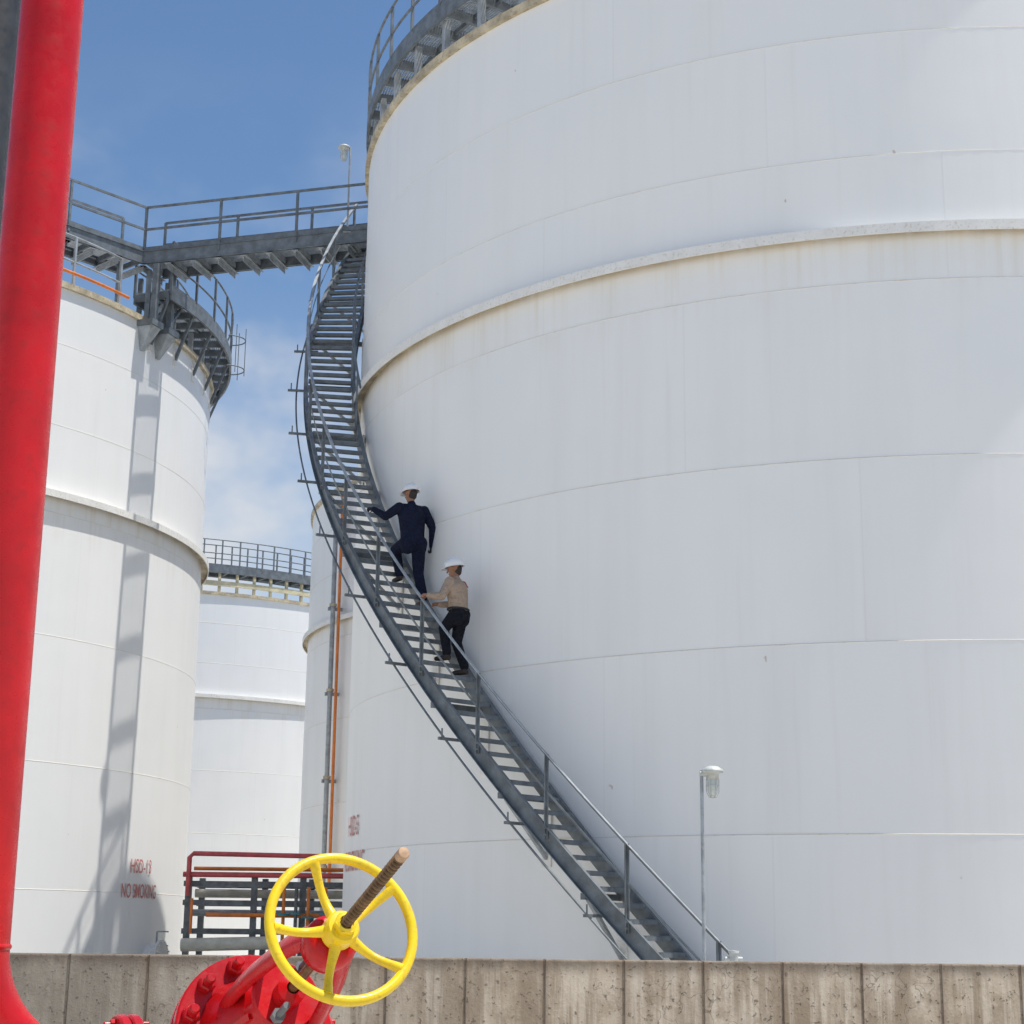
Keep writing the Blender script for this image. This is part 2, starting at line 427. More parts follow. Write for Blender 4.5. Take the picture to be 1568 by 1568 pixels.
# ------------------------------------------------------------------ spiral staircase
SL=.1865
def sh(p): return -.38+SL*(p-28.4)
def sp(p,r,dz=0): return polar(C1,r,phi(p),sh(p)+dz)
def rv(p): a=rad(phi(p)); return V((math.cos(a),math.sin(a),0))
P0=28.4+(-1.62+.38)/SL; P1=28.4+(14.2+.38)/SL
ri,ro=R1+.20,R1+1.0
st=empty('spiral_staircase')
b=MB()
nst=int((14.2+1.6)/.2)
for i in range(nst):
    h=-1.5+.2*i; p=28.4+(h+.38)/SL; a=phi(p)
    n_=rv(p); t_=V((0,0,1)).cross(n_)
    cpos=polar(C1,(ri+ro)/2,a,h)
    for k in range(5):
        b.box(cpos+t_*(-.08+.04*k),.014,ro-ri-.02,.035,M_steel,(t_,n_,V((0,0,1))))
    b.box(cpos+V((0,0,.01)),.165,ro-ri-.04,.010,M_steel,(t_,n_,V((0,0,1))))
    b.box(cpos+t_*.098+V((0,0,-.02)),.014,ro-ri-.02,.055,M_steel,(t_,n_,V((0,0,1))))
b.build('treads',st)
b=MB(); A=arange(P0,P1,1.0)
for r,s_ in ((ri-.012,-1),(ro+.012,1)):
    b.sweep([sp(p,r) for p in A],[rv(p) for p in A],.014,-.20,.10,M_steel)
    for zz in (-.20,.088):
        b.sweep([sp(p,r+s_*.03) for p in A],[rv(p) for p in A],.06,zz,zz+.012,M_steel)
b.build('stringers',st)
b=MB()
A=arange(P0+1,P1,1.0)
b.sweep([sp(p,ro+.04) for p in A],[rv(p) for p in A],.055,1.02,1.032,M_steel_l)
b.sweep([sp(p,ro+.015) for p in A],[rv(p) for p in A],.008,.975,1.02,M_steel)
b.sweep([sp(p,ro+.045) for p in A],[rv(p) for p in A],.010,.53,.57,M_steel)
posts=[]
p=P0+2.5
while p<P1:
    posts.append(p); p+=6.3
for p in posts:
    n_=rv(p); t_=V((0,0,1)).cross(n_)
    b.box(sp(p,ro+.035,.47),.065,.012,1.10,M_steel,(t_,n_,V((0,0,1))))
    b.box(sp(p,ro+.055,.47),.010,.045,1.10,M_steel,(t_,n_,V((0,0,1))))
    for dz in (-.02,.06): b.tube(sp(p,ro+.02,dz),sp(p,ro+.07,dz),.014,M_steel_l,6)
A2=arange(74,P1,1.0)
b.path([sp(p,ri-.0,1.03) for p in A2],.022,M_steel,8)
for p in arange(76,P1,6): b.beam(sp(p,ri,-.1),sp(p,ri,1.03),.04,.04,M_steel)
b.beam(sp(P0+1,ro+.04,1.02),sp(P0+1,ro+.04,-.05),.06,.012,M_steel)
b.build('handrail',st)
b=MB()
for p in arange(P0+5,P1-2,7.0):
    n_=rv(p)
    b.beam(sp(p,R1+.01,-.24),sp(p,ro+.05,-.24),.07,.08,M_steel)
    b.beam(sp(p,R1+.03,-1.05),sp(p,ro-.08,-.27),.05,.05,M_steel_l)
    b.box(sp(p,R1+.055,-.65),.16,.025,1.0,M_white,(V((0,0,1)).cross(n_),n_,V((0,0,1))))
b.build('shell_brackets',st)
b=MB()
A=arange(P0+4,P1-12,1.0)
b.path([sp(p,ro+.20,-.32) for p in A],.016,M_steel,6)
for p in [q+2.2 for q in posts[:-3]]:
    b.beam(sp(p,ro-.1,-.28),sp(p,ro+.36,-.28),.04,.04,M_steel)
    b.tube(sp(p,ro+.30,-.30),sp(p,ro+.30,-.14),.012,M_steel,6)
b.build('conduit',st)
b=MB(); A=arange(P1,P1+12,1.5)
b.sweep([polar(C1,(ri+ro)/2+.02,phi(p),14.2) for p in A],[rv(p) for p in A],ro-ri+.1,-.04,0,M_steel)
b.sweep([polar(C1,ro+.03,phi(p),14.2) for p in A],[rv(p) for p in A],.03,-.22,.04,M_steel)
b.build('landing',st)

# ------------------------------------------------------------------ catwalk
cw=empty('catwalk'); DH=14.2
def walk(front,back,hp=DH,postsp=1.55,m=M_steel):
    bd=MB(); br=MB()
    n=len(front)
    for i in range(n-1):
        f0,f1,b0,b1=[V((q[0],q[1],hp+CAMH)) for q in (front[i],front[i+1],back[i],back[i+1])]
        for k in range(1,18):
            t=k/18; bd.beam(f0+(b0-f0)*t+V((0,0,-.016)),f1+(b1-f1)*t+V((0,0,-.016)),.022,.03,M_grate)
        for e0,e1 in ((f0,f1),(b0,b1)):
            d=(e1-e0).normalized(); sd=d.cross(V((0,0,1)))
            bd.sweep([e0,e1],[sd,sd],.02,-.24,.05,m)
            bd.sweep([e0,e1],[sd,sd],.08,-.24,-.225,m)
            bd.sweep([e0,e1],[sd,sd],.08,.035,.05,m)
            L=(e1-e0).length; k=max(1,int(round(L/postsp)))
            for j in range(k+1):
                q=e0+(e1-e0)*j/k
                br.box(q+V((0,0,.5)),.05,.05,1.16,m,(d,sd,V((0,0,1))))
            for hh in (1.08,.56): br.beam(e0+V((0,0,hh)),e1+V((0,0,hh)),.045,.045,m)
            br.beam(e0+V((0,0,.10)),e1+V((0,0,.10)),.010,.10,m)
        L=(f1-f0).length; k=max(1,int(round(L/.62)))
        for j in range(k+1):
            q0=f0+(f1-f0)*j/k; q1=b0+(b1-b0)*j/k; dd=(q1-q0).normalized()
            bd.beam(q0-dd*.05+V((0,0,-.29)),q1+dd*.05+V((0,0,-.29)),.13,.012,M_steel_l)
            bd.beam(q0-dd*.0+V((0,0,-.33)),q1+V((0,0,-.33)),.012,.16,M_steel_l)
            bd.beam(q0+V((0,0,-.12)),q1+V((0,0,-.12)),.05,.12,m)
    bd.build('deck',cw); br.build('railing',cw)
walk([(-8.1,35.0),(-2.95,33.55)],[(-7.85,35.85),(-2.75,34.42)])
walk([(-8.1,35.0),(-9.4,33.6),(-12.4,30.75),(-16.4,29.7)],[(-8.75,35.6),(-10.0,34.25),(-12.75,31.6),(-16.5,30.6)],postsp=1.5)
b=MB()
for (x,y) in ((-8.0,35.2),(-7.75,36.0),(-8.55,34.75),(-8.3,35.75)):
    b.beam(W(x,y,12.72),W(x,y,DH-.3),.10,.10,M_steel,up=V((0,1,0)))
for (x,y) in ((-10.0,33.6),(-12.6,31.2),(-15.5,30.2)):
    b.beam(W(x,y,12.72),W(x,y,DH-.2),.10,.10,M_steel,up=V((0,1,0)))
for a in (-23.0,-19.2):
    n_=V((math.cos(rad(a)),math.sin(rad(a)),0)); t_=V((0,0,1)).cross(n_)
    o=polar(C2,R2,a,0)
    b.hexa([o+t_*-.05+V((0,0,11.95)),o+t_*.05+V((0,0,11.95)),o+t_*.05+n_*.06+V((0,0,11.95)),o+t_*-.05+n_*.06+V((0,0,11.95)),
            o+t_*-.17+V((0,0,12.45)),o+t_*.17+V((0,0,12.45)),o+t_*.17+n_*.36+V((0,0,12.45)),o+t_*-.17+n_*.36+V((0,0,12.45))],M_steel_l)
    b.box(o+n_*.18+V((0,0,12.52)),.42,.44,.13,M_steel,(t_,n_,V((0,0,1))))
    b.beam(o+n_*.28+V((0,0,12.55)),o+n_*.28+V((0,0,DH-.3)),.12,.12,M_steel,up=n_)
    b.beam(o+n_*.28+t_*.0+V((0,0,12.7)),o+n_*.28+t_*.75+V((0,0,13.6)),.06,.06,M_steel)
b.build('support_legs',cw)

# ------------------------------------------------------------------ lamps
def lamp(name,x,y,h0,h1,s=1.0,right=1):
    root=empty(name); b=MB()
    b.tube(W(x,y,h0),W(x,y,h1-.02),.022*s,M_steel_l,10)
    b.box(W(x,y,h0+.01),.16,.16,.02,M_steel_l)
    b.tube(W(x-.02,y,h1-.06),W(x+right*.13,y,h1-.06),.035*s,M_lampgrey,10)
    b.build('pole',root)
    b=MB(); o=W(x+right*.13,y,h1)
    b.lathe([(.0,.035),(.06,.03),(.125,-.01),(.135,-.03),(.13,-.045),(.09,-.05),(.075,-.055),(.075,-.13),(.0,-.13)],M_lampgrey,o,seg=24,sharp=False)
    b.build('hood',root)
    b=MB()
    b.lathe([(.062,-.13),(.064,-.16),(.062,-.26),(.045,-.31),(.0,-.325)],M_glass,o,seg=20,sharp=False)
    b.build('globe',root)
    b=MB()
    for k in range(6):
        a=k*math.pi/3; d=V((math.cos(a),math.sin(a),0))
        b.path([o+d*.075+V((0,0,-.12)),o+d*.075+V((0,0,-.27)),o+d*.045+V((0,0,-.335)),o+V((0,0,-.345))],.005,M_lampgrey,5)
    b.path([o+V((.077*math.cos(k*math.pi/8),.077*math.sin(k*math.pi/8),-.2)) for k in range(17)],.005,M_lampgrey,5)
    b.build('guard',root)
lamp('lamp_post',2.29,20.5,-CAMH,1.86)
lamp('lamp_post.001',-3.55,33.75,14.2,16.2,1.0,-1)
b=MB()
o=W(2.62,20.4,-.40)
b.tube(W(2.62,20.4,-CAMH),o,.03,M_steel_l,8); b.tube(o,o+V((0,0,.14)),.055,M_lampgrey,12); b.tube(o+V((-.10,0,.07)),o+V((.10,0,.07)),.03,M_lampgrey,10); b.lathe([(.0,.17),(.06,.165),(.065,.14),(.05,.13)],M_lampgrey,o,seg=14)
b.build('junction_box_post')

# ------------------------------------------------------------------ concrete dike wall
b=MB(); yW=13.4; top=-.235
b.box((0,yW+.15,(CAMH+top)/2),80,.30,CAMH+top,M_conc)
wall=b.build('concrete_wall')
bev=wall.modifiers.new('bev','BEVEL'); bev.width=.012; bev.segments=2

# ------------------------------------------------------------------ pipe rack behind the wall
pr=empty('pipe_rack'); b=MB()
X0,X1,Y=-6.55,-3.15,36.0
for x in (X0,-5.2,-4.2,X1):
    for y in (Y,Y+1.6):
        b.beam(W(x,y,-CAMH),W(x,y,.95),.12,.12,M_dark,up=V((0,1,0)))
for h in (.80,.42,-.15):
    for y in (Y,Y+1.6):
        b.beam(W(X0-.1,y,h),W(X1+.1,y,h),.10,.11,M_dark)
for x in (X0,-5.8,-5.2,-4.7,-4.2,-3.6): b.beam(W(x,Y,.80),W(x,Y+1.6,.80),.1,.1,M_dark); 
b.build('frame',pr); b=MB()
b.path([W(X0+.02,Y-.2,.55),W(X0+.02,Y-.2,1.32),W(X0+.1,Y-.2,1.40),W(X1,Y-.2,1.36)],.05,M_reddark,10)
b.path([W(X0-.1,Y-.15,.98),W(X1,Y-.15,.98)],.055,M_reddark,10)
b.tube(W(X0,Y+.5,1.12),W(X1,Y+.5,1.12),.04,M_orange)
b.tube(W(X0,Y+.8,.62),W(X1,Y+.8,.62),.09,M_pipe); b.tube(W(X0+.4,Y-.1,.18),W(X1,Y-.1,.18),.045,M_orange)
b.tube(W(X0,Y-.5,-.42),W(-4.7,Y-.5,-.36),.13,M_pipe,16); b.tube(W(X0,Y+.3,.22),W(X1,Y+.3,.22),.07,M_steel_l)
for x in (-4.55,-4.3,-4.05,-3.7): 
    b.tube(W(x,Y-.3,-.9),W(x,Y-.3,.75),.035,random.choice([M_orange,M_teal,M_dark]))
    b.lathe([(0,.04),(.13,.04),(.13,0),(0,0)],M_teal,W(x,Y-.3,.1+.25*random.random()),seg=16)
b.tube(W(X0+.15,Y-.4,-.2),W(X0+.15,Y-.4,.5),.03,M_orange)
b.tube(W(-5.4,Y-.4,-.9),W(-3.2,Y-.4,-.62),.05,M_teal)
b.build('pipes',pr)

b=MB()
b.tube(W(-5.20,49.3,-CAMH),W(-5.20,49.3,12.2),.07,M_steel_l,12)
b.tube(W(-5.02,49.2,1.1),W(-5.02,49.2,12.4),.045,M_orange,10)
for h in (1.5,4.0,6.5,9.0,11.5):
    b.beam(W(-5.35,49.35,h),W(-4.7,49.6,h),.08,.10,M_steel_l)
    b.lathe([(.11,-.04),(.11,.04)],M_rim,W(-5.20,49.3,h+.1),seg=14)
b.build('riser_pipe')

# ------------------------------------------------------------------ foreground red pipe and valve
n=V((.39,-.833,.39)).normalized(); p_=V((.906,.423,0)); p_=(p_-n*p_.dot(n)).normalized(); q_=n.cross(p_)
B=W(-.96,6.04,-.5)
Z=V((0,0,1))
rp=empty('red_fire_pipe'); b=MB()
r0=.111; Rel=.42
pv=B-p_*.833
b.path([pv+Z*(Rel),pv+Z*(Rel+.05),pv+Z*7],r0,M_red,48,True)
pts=[]
for k in range(0,17):
    a=k/16*math.pi/2; pts.append(pv+p_*(Rel-Rel*math.cos(a))+Z*(Rel-Rel*math.sin(a)))
b.path(pts,r0,M_red,48); b.path([pts[-1],B-p_*.345],r0,M_red,48)
for cpt,ax in ((pv+Z*Rel,Z),(pts[-1],p_)):
    X=ax.orthogonal().normalized(); Yv=ax.cross(X)
    b.lathe([(r0-.002,-.012),(r0+.004,-.006),(r0+.006,0),(r0+.004,.006),(r0-.002,.012)],M_red,cpt,(X,Yv,ax),48,sharp=False)
b.path([B+p_*.345,B+p_*1.2,B+p_*1.5-Z*.12,B+p_*1.6-Z*.45,B+p_*1.6-Z*1.3],r0,M_red,32)
b.build('pipe_run',rp)
def flange(b,o,ax,r,th,nb,m,br=.014,bl=.035,pcd=None):
    X=q_ if abs(ax.dot(q_))<.5 else p_; X=(X-ax*X.dot(ax)).normalized(); Yv=ax.cross(X)
    e=.006
    b.lathe([(0,-th/2),(r-e,-th/2),(r,-th/2+e),(r,th/2-e),(r-e,th/2),(0,th/2)],m,o,(X,Yv,ax),56)
    pcd=pcd or r*.84
    for k in range(nb):
        a=2*math.pi*(k+.5)/nb; c=o+X*(pcd*math.cos(a))+Yv*(pcd*math.sin(a))
        for s_ in (1,-1):
            b.lathe([(br*1.35,0),(br*1.35,bl*.45),(br*1.1,bl*.5),(0,bl*.5)],m,c+ax*(s_*th/2),(X,Yv,ax*s_) if s_>0 else (Yv,X,ax*-1),6,smooth=False)
            b.lathe([(br*.8,0),(br*.8,bl),(br*.6,bl*1.1),(0,bl*1.1)],m,c+ax*(s_*th/2),(X,Yv,ax) if s_>0 else (Yv,X,ax*-1),12)
gv=empty('gate_valve'); b=MB()
for s_ in (-1,1):
    flange(b,B+p_*(s_*.345),p_,.205,.036,8,M_red); flange(b,B+p_*(s_*.306),p_,.205,.036,8,M_red)
b.lathe([(.115,-.29),(.118,-.20),(.15,-.10),(.16,0),(.15,.10),(.118,.20),(.115,.29)],M_red,B,(q_,n.copy(),p_),48,sharp=False)
b.lathe([(.0,-.19),(.10,-.18),(.155,-.12),(.175,0),(.18,.25),(.19,.33),(.195,.36)],M_red,B,(p_,q_,n),48,sharp=False)
flange(b,B+n*.350,n,.262,.040,12,M_red,.021,.055); flange(b,B+n*.400,n,.262,.040,12,M_red,.021,.065)
b.lathe([(.185,.42),(.175,.45),(.150,.50),(.115,.55),(.085,.60),(.075,.70),(.07,.72)],M_red,B,(p_,q_,n),48,sharp=False)
b.lathe([(0,.74),(.10,.74),(.105,.735),(.105,.72),(.07,.715)],M_red,B,(p_,q_,n),40)
b.lathe([(.045,.74),(.045,.80),(.02,.81)],M_red,B,(p_,q_,n),24)
for k in range(4):
    a=rad(-30+90*k+45); d=p_*math.cos(a)+q_*math.sin(a)
    b.beam(B+n*.44+d*.15,B+n*.62+d*.07,.02,.05,M_red,up=d)
for s_ in (-1,1):
    d=(p_*math.cos(rad(60))+q_*math.sin(rad(60)))*s_
    b.tube(B+n*.70+d*.085,B+n*.86+d*.085,.011,M_dark,10)
    b.lathe([(.022,.76),(.022,.785),(0,.785)],M_dark,B+d*.085,(p_,q_,n),6,smooth=False)
for s_ in (-1,1):
    d=(p_*math.cos(rad(-38))+q_*math.sin(rad(-38)))*s_; sd=n.cross(d)
    prof=[(.47,.13),(.60,.130),(.72,.122),(.85,.108),(.98,.090),(1.08,.068),(1.16,.040)]
    vs=[];fs=[]
    for s1,r1 in prof:
        w=.040+.02*max(0,(.7-s1)); th=.022
        for k in range(16):
            a=2*math.pi*k/16
            ca,sa=math.cos(a),math.sin(a)
            ex=(abs(ca)**.6)*(1 if ca>0 else -1)*w; ey=(abs(sa)**.6)*(1 if sa>0 else -1)*th
            vs.append(B+n*s1+d*(r1+ey)+sd*ex)
    for i in range(len(prof)-1):
        for k in range(16): fs.append((i*16+k,i*16+(k+1)%16,(i+1)*16+(k+1)%16,(i+1)*16+k))
    b.add(vs,fs,M_red,True)
b.lathe([(.0,1.08),(.055,1.08),(.076,1.11),(.080,1.15),(.076,1.18),(.06,1.195),(.0,1.195)],M_red,B,(p_,q_,n),36,sharp=False)
b.build('body_and_yoke',gv)
b=MB(); s0=1.25; RW=.213; Hc=B+n*s0
rim=[Hc+(p_*math.cos(2*math.pi*k/72)+q_*math.sin(2*math.pi*k/72))*RW+n*.012 for k in range(73)]
b.path(rim,.0150,M_yellow,14,False)
b.lathe([(.0,-.04),(.046,-.04),(.050,-.03),(.050,.018),(.044,.028),(.028,.030),(.028,.050),(.021,.054)],M_yellow,Hc,(p_,q_,n),32)
b.lathe([(.034,.030),(.034,.048),(.032,.050),(.02,.050)],M_yellow,Hc,(p_,q_,n),6,smooth=False)
for k in range(5):
    a=rad(36+72*k); d=p_*math.cos(a)+q_*math.sin(a)
    pt=[Hc+d*(.035+(RW-.04)*t)+n*(-.012-.022*math.sin(math.pi*min(1,t*1.05))+.024*t) for t in [i/8 for i in range(9)]]
    b.path(pt,.012,M_yellow,12,True,radii=[.020,.0165,.0145,.013,.0125,.0125,.013,.0145,.0165])
b.build('hand_wheel',gv)
b=MB()
z=1.24
b.lathe([(.015,.62),(.015,1.2)],M_stem,B,(p_,q_,n),20)
PT=.019
while z<1.715:
    b.lathe([(.0118,z),(.0118,z+.0085)],M_stemd,B,(p_,q_,n),20)
    b.lathe([(.0118,z+.0085),(.0166,z+.011),(.0172,z+.0135),(.0166,z+.0165),(.0118,z+PT)],M_stem,B,(p_,q_,n),20)
    z+=PT
b.lathe([(.0118,z),(.017,z),(.017,z+.022),(.0150,z+.028),(.0,z+.029)],M_stemend,B,(p_,q_,n),22)
b.build('threaded_stem',gv)
b=MB()
b.tube(W(-2.23,6.6,-CAMH),W(-2.23,6.6,5.2),.10,M_col,24); b.tube(W(-2.09,6.75,-CAMH),W(-2.09,6.75,5.2),.02,M_steel_l,12)
b.box(W(-2.23,6.6,-CAMH+.02),.4,.4,.04,M_col)
b.build('steel_column')

# ------------------------------------------------------------------ people
def make_person(name,origin,fwd,J,mats,strap=False,look=0.0,tilt=0.0,bulk=1.0,gloves=True):
    F=V(fwd).normalized(); Lf=V((0,0,1)).cross(F); U=V((0,0,1))
    def T(p): return V(origin)+F*p[0]+Lf*p[1]+U*p[2]
    root=empty(name)
    prims=[]
    lb=1+(bulk-1)*.55
    def cap(a,b_,r0,r1,lab,wide=None,k=1.0): prims.append((V(a),V(b_),r0,r1,lab,wide,k))
    def capb(a,b_,r0,r1,lab,wide=None,k=1.0): cap(a,b_,r0*bulk,r1*bulk,lab,wide,k)
    def capl(a,b_,r0,r1,lab): cap(a,b_,r0*lb,r1*lb,lab)
    j={k:V(v) for k,v in J.items() if isinstance(v,tuple)}
    yax=(j['ls']-j['rs']).normalized()
    hipm=j['pelvis']+V((0,0,.0))
    capb(hipm+V((0,0,-.03)),hipm+V((0,0,.01)),.112,.110,'hip',yax,1.35)
    capb(hipm+V((0,0,.06)),j['waist'],.112,.114,'top',yax,1.36)
    capb(j['waist'],j['chest'],.114,.126,'top',yax,1.38)
    capb(j['chest'],j['chest']+(j['neck']-j['chest'])*.45,.122,.09,'top',yax,1.48)
    cap(j['neck']-V((0,0,.06)),j['neck']+V((.01,0,.07)),.060,.052,'skin')
    cap(j['neck']-V((.01,0,.055)),j['neck']-V((.005,0,.012)),.076,.070,'top')
    for s_ in ('l','r'):
        cap(j['neck']-V((0,0,.05)),j[s_+'s'],.055,.066,'top')
        capl(j[s_+'s'],j[s_+'e'],.068,.055,'top'); 
        capl(j[s_+'e'],j[s_+'w'],.055,.040,'top')
        capb(j[s_+'h'],j[s_+'k'],.092,.066,'leg'); capb(j[s_+'h']+V((-.03,0,.02)),j[s_+'h']+V((-.03,0,-.06)),.096,.086,'leg')
        capb(j[s_+'k'],j[s_+'a']+V((0,0,.03)),.064,.056,'leg')
        a=j[s_+'a']
        cap(a+V((-.03,0,-.055)),a+V((.05,0,-.055)),.040,.042,'boot'); cap(a+V((.05,0,-.058)),a+V((.17,0,-.062)),.042,.034,'boot')
        cap(a,a+V((0,0,-.05)),.046,.045,'boot')
        w=j[s_+'w']; hd=V(J[s_+'hd']).normalized(); curl=V(J[s_+'hc']).normalized(); curl=(curl-hd*curl.dot(hd)).normalized()
        sidev=hd.cross(curl).normalized(); grip=J[s_+'grip']
        hl='glove' if gloves else 'skin'
        cap(w,w+hd*.03,.030,.028,hl); cap(w+hd*.03,w+hd*.075,.027,.026,hl,sidev,1.45)
        flen=[.068,.078,.072,.055]
        for k in range(4):
            o=w+hd*.085+sidev*((k-1.5)*.021); L=flen[k]; d=hd.copy(); pt=o
            for seg_,(fr,ang) in enumerate(((.45,grip*.7),(.3,grip*1.1),(.25,grip*.9))):
                ax=hd.cross(curl).normalized()
                d=(Quaternion(ax,ang)@d).normalized(); nx=pt+d*(L*fr)
                cap(pt,nx,.0100-.0008*seg_,.0094-.0008*seg_,hl); pt=nx
        ts=1 if J[s_+'thumb']>0 else -1
        o=w+hd*.03+sidev*(ts*.03); t1_=o+(hd*.6+sidev*ts*.7+curl*.35).normalized()*.038; t2_=t1_+(hd*.8+curl*.7).normalized()*.030
        cap(o,t1_,.0135,.0115,hl); cap(t1_,t2_,.0112,.0095,hl)
    hc=j['head']; 
    q=Quaternion((0,0,1),look)@Quaternion((0,1,0),tilt)
    def H(x,y,z): return hc+q@V((x,y,z))
    cap(H(-.015,0,.03),H(.012,0,.03),.088,.085,'skin'); cap(H(.02,0,-.03),H(.03,0,-.07),.066,.048,'skin')
    cap(H(.055,0,-.10),H(.05,0,-.085),.030,.036,'skin')
    cap(H(.088,0,.005),H(.108,0,-.032),.010,.016,'skin')
    cap(H(.078,.03,.018),H(.078,-.03,.018),.016,.016,'skin')
    cap(H(.082,.018,-.066),H(.082,-.018,-.066),.012,.012,'skin')
    for s_ in (1,-1): cap(H(-.005,s_*.088,.012),H(-.002,s_*.084,-.025),.017,.012,'skin')
    cap(H(-.045,0,.0),H(-.045,0,-.045),.074,.062,'hair')
    mb=MB()
    for a,b_,r0_,r1_,lab,wd,k in prims:
        mb.capsule(T(a),T(b_),r0_,r1_,M_navy,14,wide=(F*wd.x+Lf*wd.y+U*wd.z).normalized() if wd is not None else None,k=k)
    ob=mb.build('tmpbody')
    rm=ob.modifiers.new('r','REMESH'); rm.mode='VOXEL'; rm.voxel_size=.0085; rm.use_smooth_shade=True
    sm=ob.modifiers.new('s','SMOOTH'); sm.factor=.5; sm.iterations=3
    dg=bpy.context.evaluated_depsgraph_get(); dg.update()
    me=bpy.data.meshes.new_from_object(ob.evaluated_get(dg)); bpy.data.objects.remove(ob)
    nf=len(me.polygons); cen=np.empty(nf*3,dtype=np.float32); me.polygons.foreach_get('center',cen); cen=cen.reshape(-1,3)
    best=np.full(nf,1e9); lab_=np.zeros(nf,dtype=np.int32); labs=['top','hip','leg','skin','glove','boot','hair']
    for a,b_,r0_,r1_,lab,wd,k in prims:
        A_=np.array(T(a));B_=np.array(T(b_)); d=B_-A_; L2=max(1e-9,d@d)
        t=np.clip(((cen-A_)@d)/L2,0,1); dd=cen-(A_+t[:,None]*d)
        if wd is not None:
            wv=np.array((F*wd.x+Lf*wd.y+U*wd.z).normalized()); c_=dd@wv; dd=dd-np.outer(c_*(1-1/k),wv)
        dist=np.linalg.norm(dd,axis=1)-(r0_+(r1_-r0_)*t)
        m_=dist<best; best[m_]=dist[m_]; lab_[m_]=labs.index(lab)
    me.materials.clear()
    for l_ in labs: me.materials.append(mats[l_])
    me.polygons.foreach_set('material_index',lab_); me.polygons.foreach_set('use_smooth',[True]*nf); me.update()
    bo=bpy.data.objects.new('body',me); scene.collection.objects.link(bo); bo.parent=root
    e=MB()
    for s_ in (1,-1): e.capsule(T(H(.082,s_*.031,.0)),T(H(.083,s_*.031,.0)),.0095,.0095,M_eye,10)
    e.build('eyes',root)
    qx=q@V((1,0,0)); hx=F*qx.x+Lf*qx.y+U*qx.z
    qz=q@V((0,0,1)); hz=F*qz.x+Lf*qz.y+U*qz.z; hy=hz.cross(hx)
    h=MB(); o=T(H(-.005,0,.045)); seg=36; vs=[];fs=[]
    rows=[(1.0,-.005)]+[(math.cos(t),math.sin(t)*.130) for t in [i*math.pi/2/9 for i in range(1,10)]]
    for r,z in rows:
        for k in range(seg):
            a=2*math.pi*k/seg
            vs.append(o+hx*(math.cos(a)*r*.143)+hy*(math.sin(a)*r*.124)+hz*z)
    for i in range(len(rows)-1):
        for k in range(seg): fs.append((i*seg+k,i*seg+(k+1)%seg,(i+1)*seg+(k+1)%seg,(i+1)*seg+k))
    b0=len(vs)
    for rr,dz in ((1.0,-.004),(1.10,-.012),(1.10,-.018),(.97,-.012)):
        for k in range(seg):
            a=2*math.pi*k/seg; pk=.045*max(0,math.cos(a))**2*(1 if rr>1.05 else 0)
            vs.append(o+hx*(math.cos(a)*(rr*.145+pk))+hy*(math.sin(a)*rr*.126)+hz*(dz-pk*.25))
    for i in range(3):
        for k in range(seg): fs.append((b0+i*seg+k,b0+i*seg+(k+1)%seg,b0+(i+1)*seg+(k+1)%seg,b0+(i+1)*seg+k))
    h.add(vs,fs,M_helmet,True)
    h.path([o+hx*(.144*math.cos(t))+hz*(.131*math.sin(t)) for t in [math.pi*i/16 for i in range(1,16)]],.009,M_helmet,8)
    h.build('helmet',root)
    if strap:
        s=MB(); c=j['chest']
        s.path([T(c+V((.03,-.10,.165))),T(c+V((-.08,-.10,.13))),T(c+V((-.145,-.07,.04)))],.008,M_strap,6)
        bz=hipm+V((0,0,.045)); 
        s.path([T(bz)+ (F*math.cos(a)*.118*bulk+Lf*math.sin(a)*.158*bulk) for a in [i*math.pi/12 for i in range(25)]],.018,M_glove,8)
        s.box(T(bz+V((-.07,-.17,-.04))),.05,.05,.11,M_tan)
        s.build('harness_and_belt',root)
    return root
ph=56.2
ori=polar(C1,10.32,phi(ph),sh(ph)); ori.z+= .02
def tread_h(ph0,fw):
    hh=sh(ph0)+fw/(10.45*math.pi/180)*SL
    k=math.floor((hh+1.5)/.2+.5); return -1.5+.2*k+.02+.02-(sh(ph0)+.02)
fA=(-math.cos(rad(ph)),math.sin(rad(ph)),0)
zr=tread_h(ph,-.08); zl=tread_h(ph,.30)
J=dict(pelvis=(.06,0,zr+1.01),waist=(.07,0,zr+1.18),chest=(.10,0,zr+1.42),neck=(.12,0,zr+1.62),head=(.15,.0,zr+1.79),
 ls=(.12,.215,zr+1.54),rs=(.09,-.215,zr+1.54),
 le=(.20,.41,zr+1.38),lw=(.355,.525,1.0+.40+.02), re=(.00,-.325,zr+1.26),rw=(.07,-.36,zr+.99),
 lh=(.06,.105,zr+.97),rh=(.05,-.105,zr+.97),
 lk=(.36,.12,zl+.52),la=(.22,.12,zl+.10), rk=(.06,-.12,zr+.53),ra=(-.10,-.12,zr+.10),
 lhd=(.55,.45,.15),lhc=(.0,.3,-1),lgrip=1.15,lthumb=-1, rhd=(.15,.05,-1),rhc=(.2,1,0),rgrip=1.0,rthumb=1)
mA=dict(top=M_navy,hip=M_navy,leg=M_navy,skin=M_skin,glove=M_glove,boot=M_boot,hair=M_hair)
make_person('worker',ori,fA,J,mA,look=.25,tilt=.12,bulk=1.30)
ph=49.0
ori=polar(C1,10.42,phi(ph),sh(ph)); ori.z+=.02
fB=V((-.90,.43,0)).normalized()
zr=tread_h(ph,-.05); zl=tread_h(ph,.20)
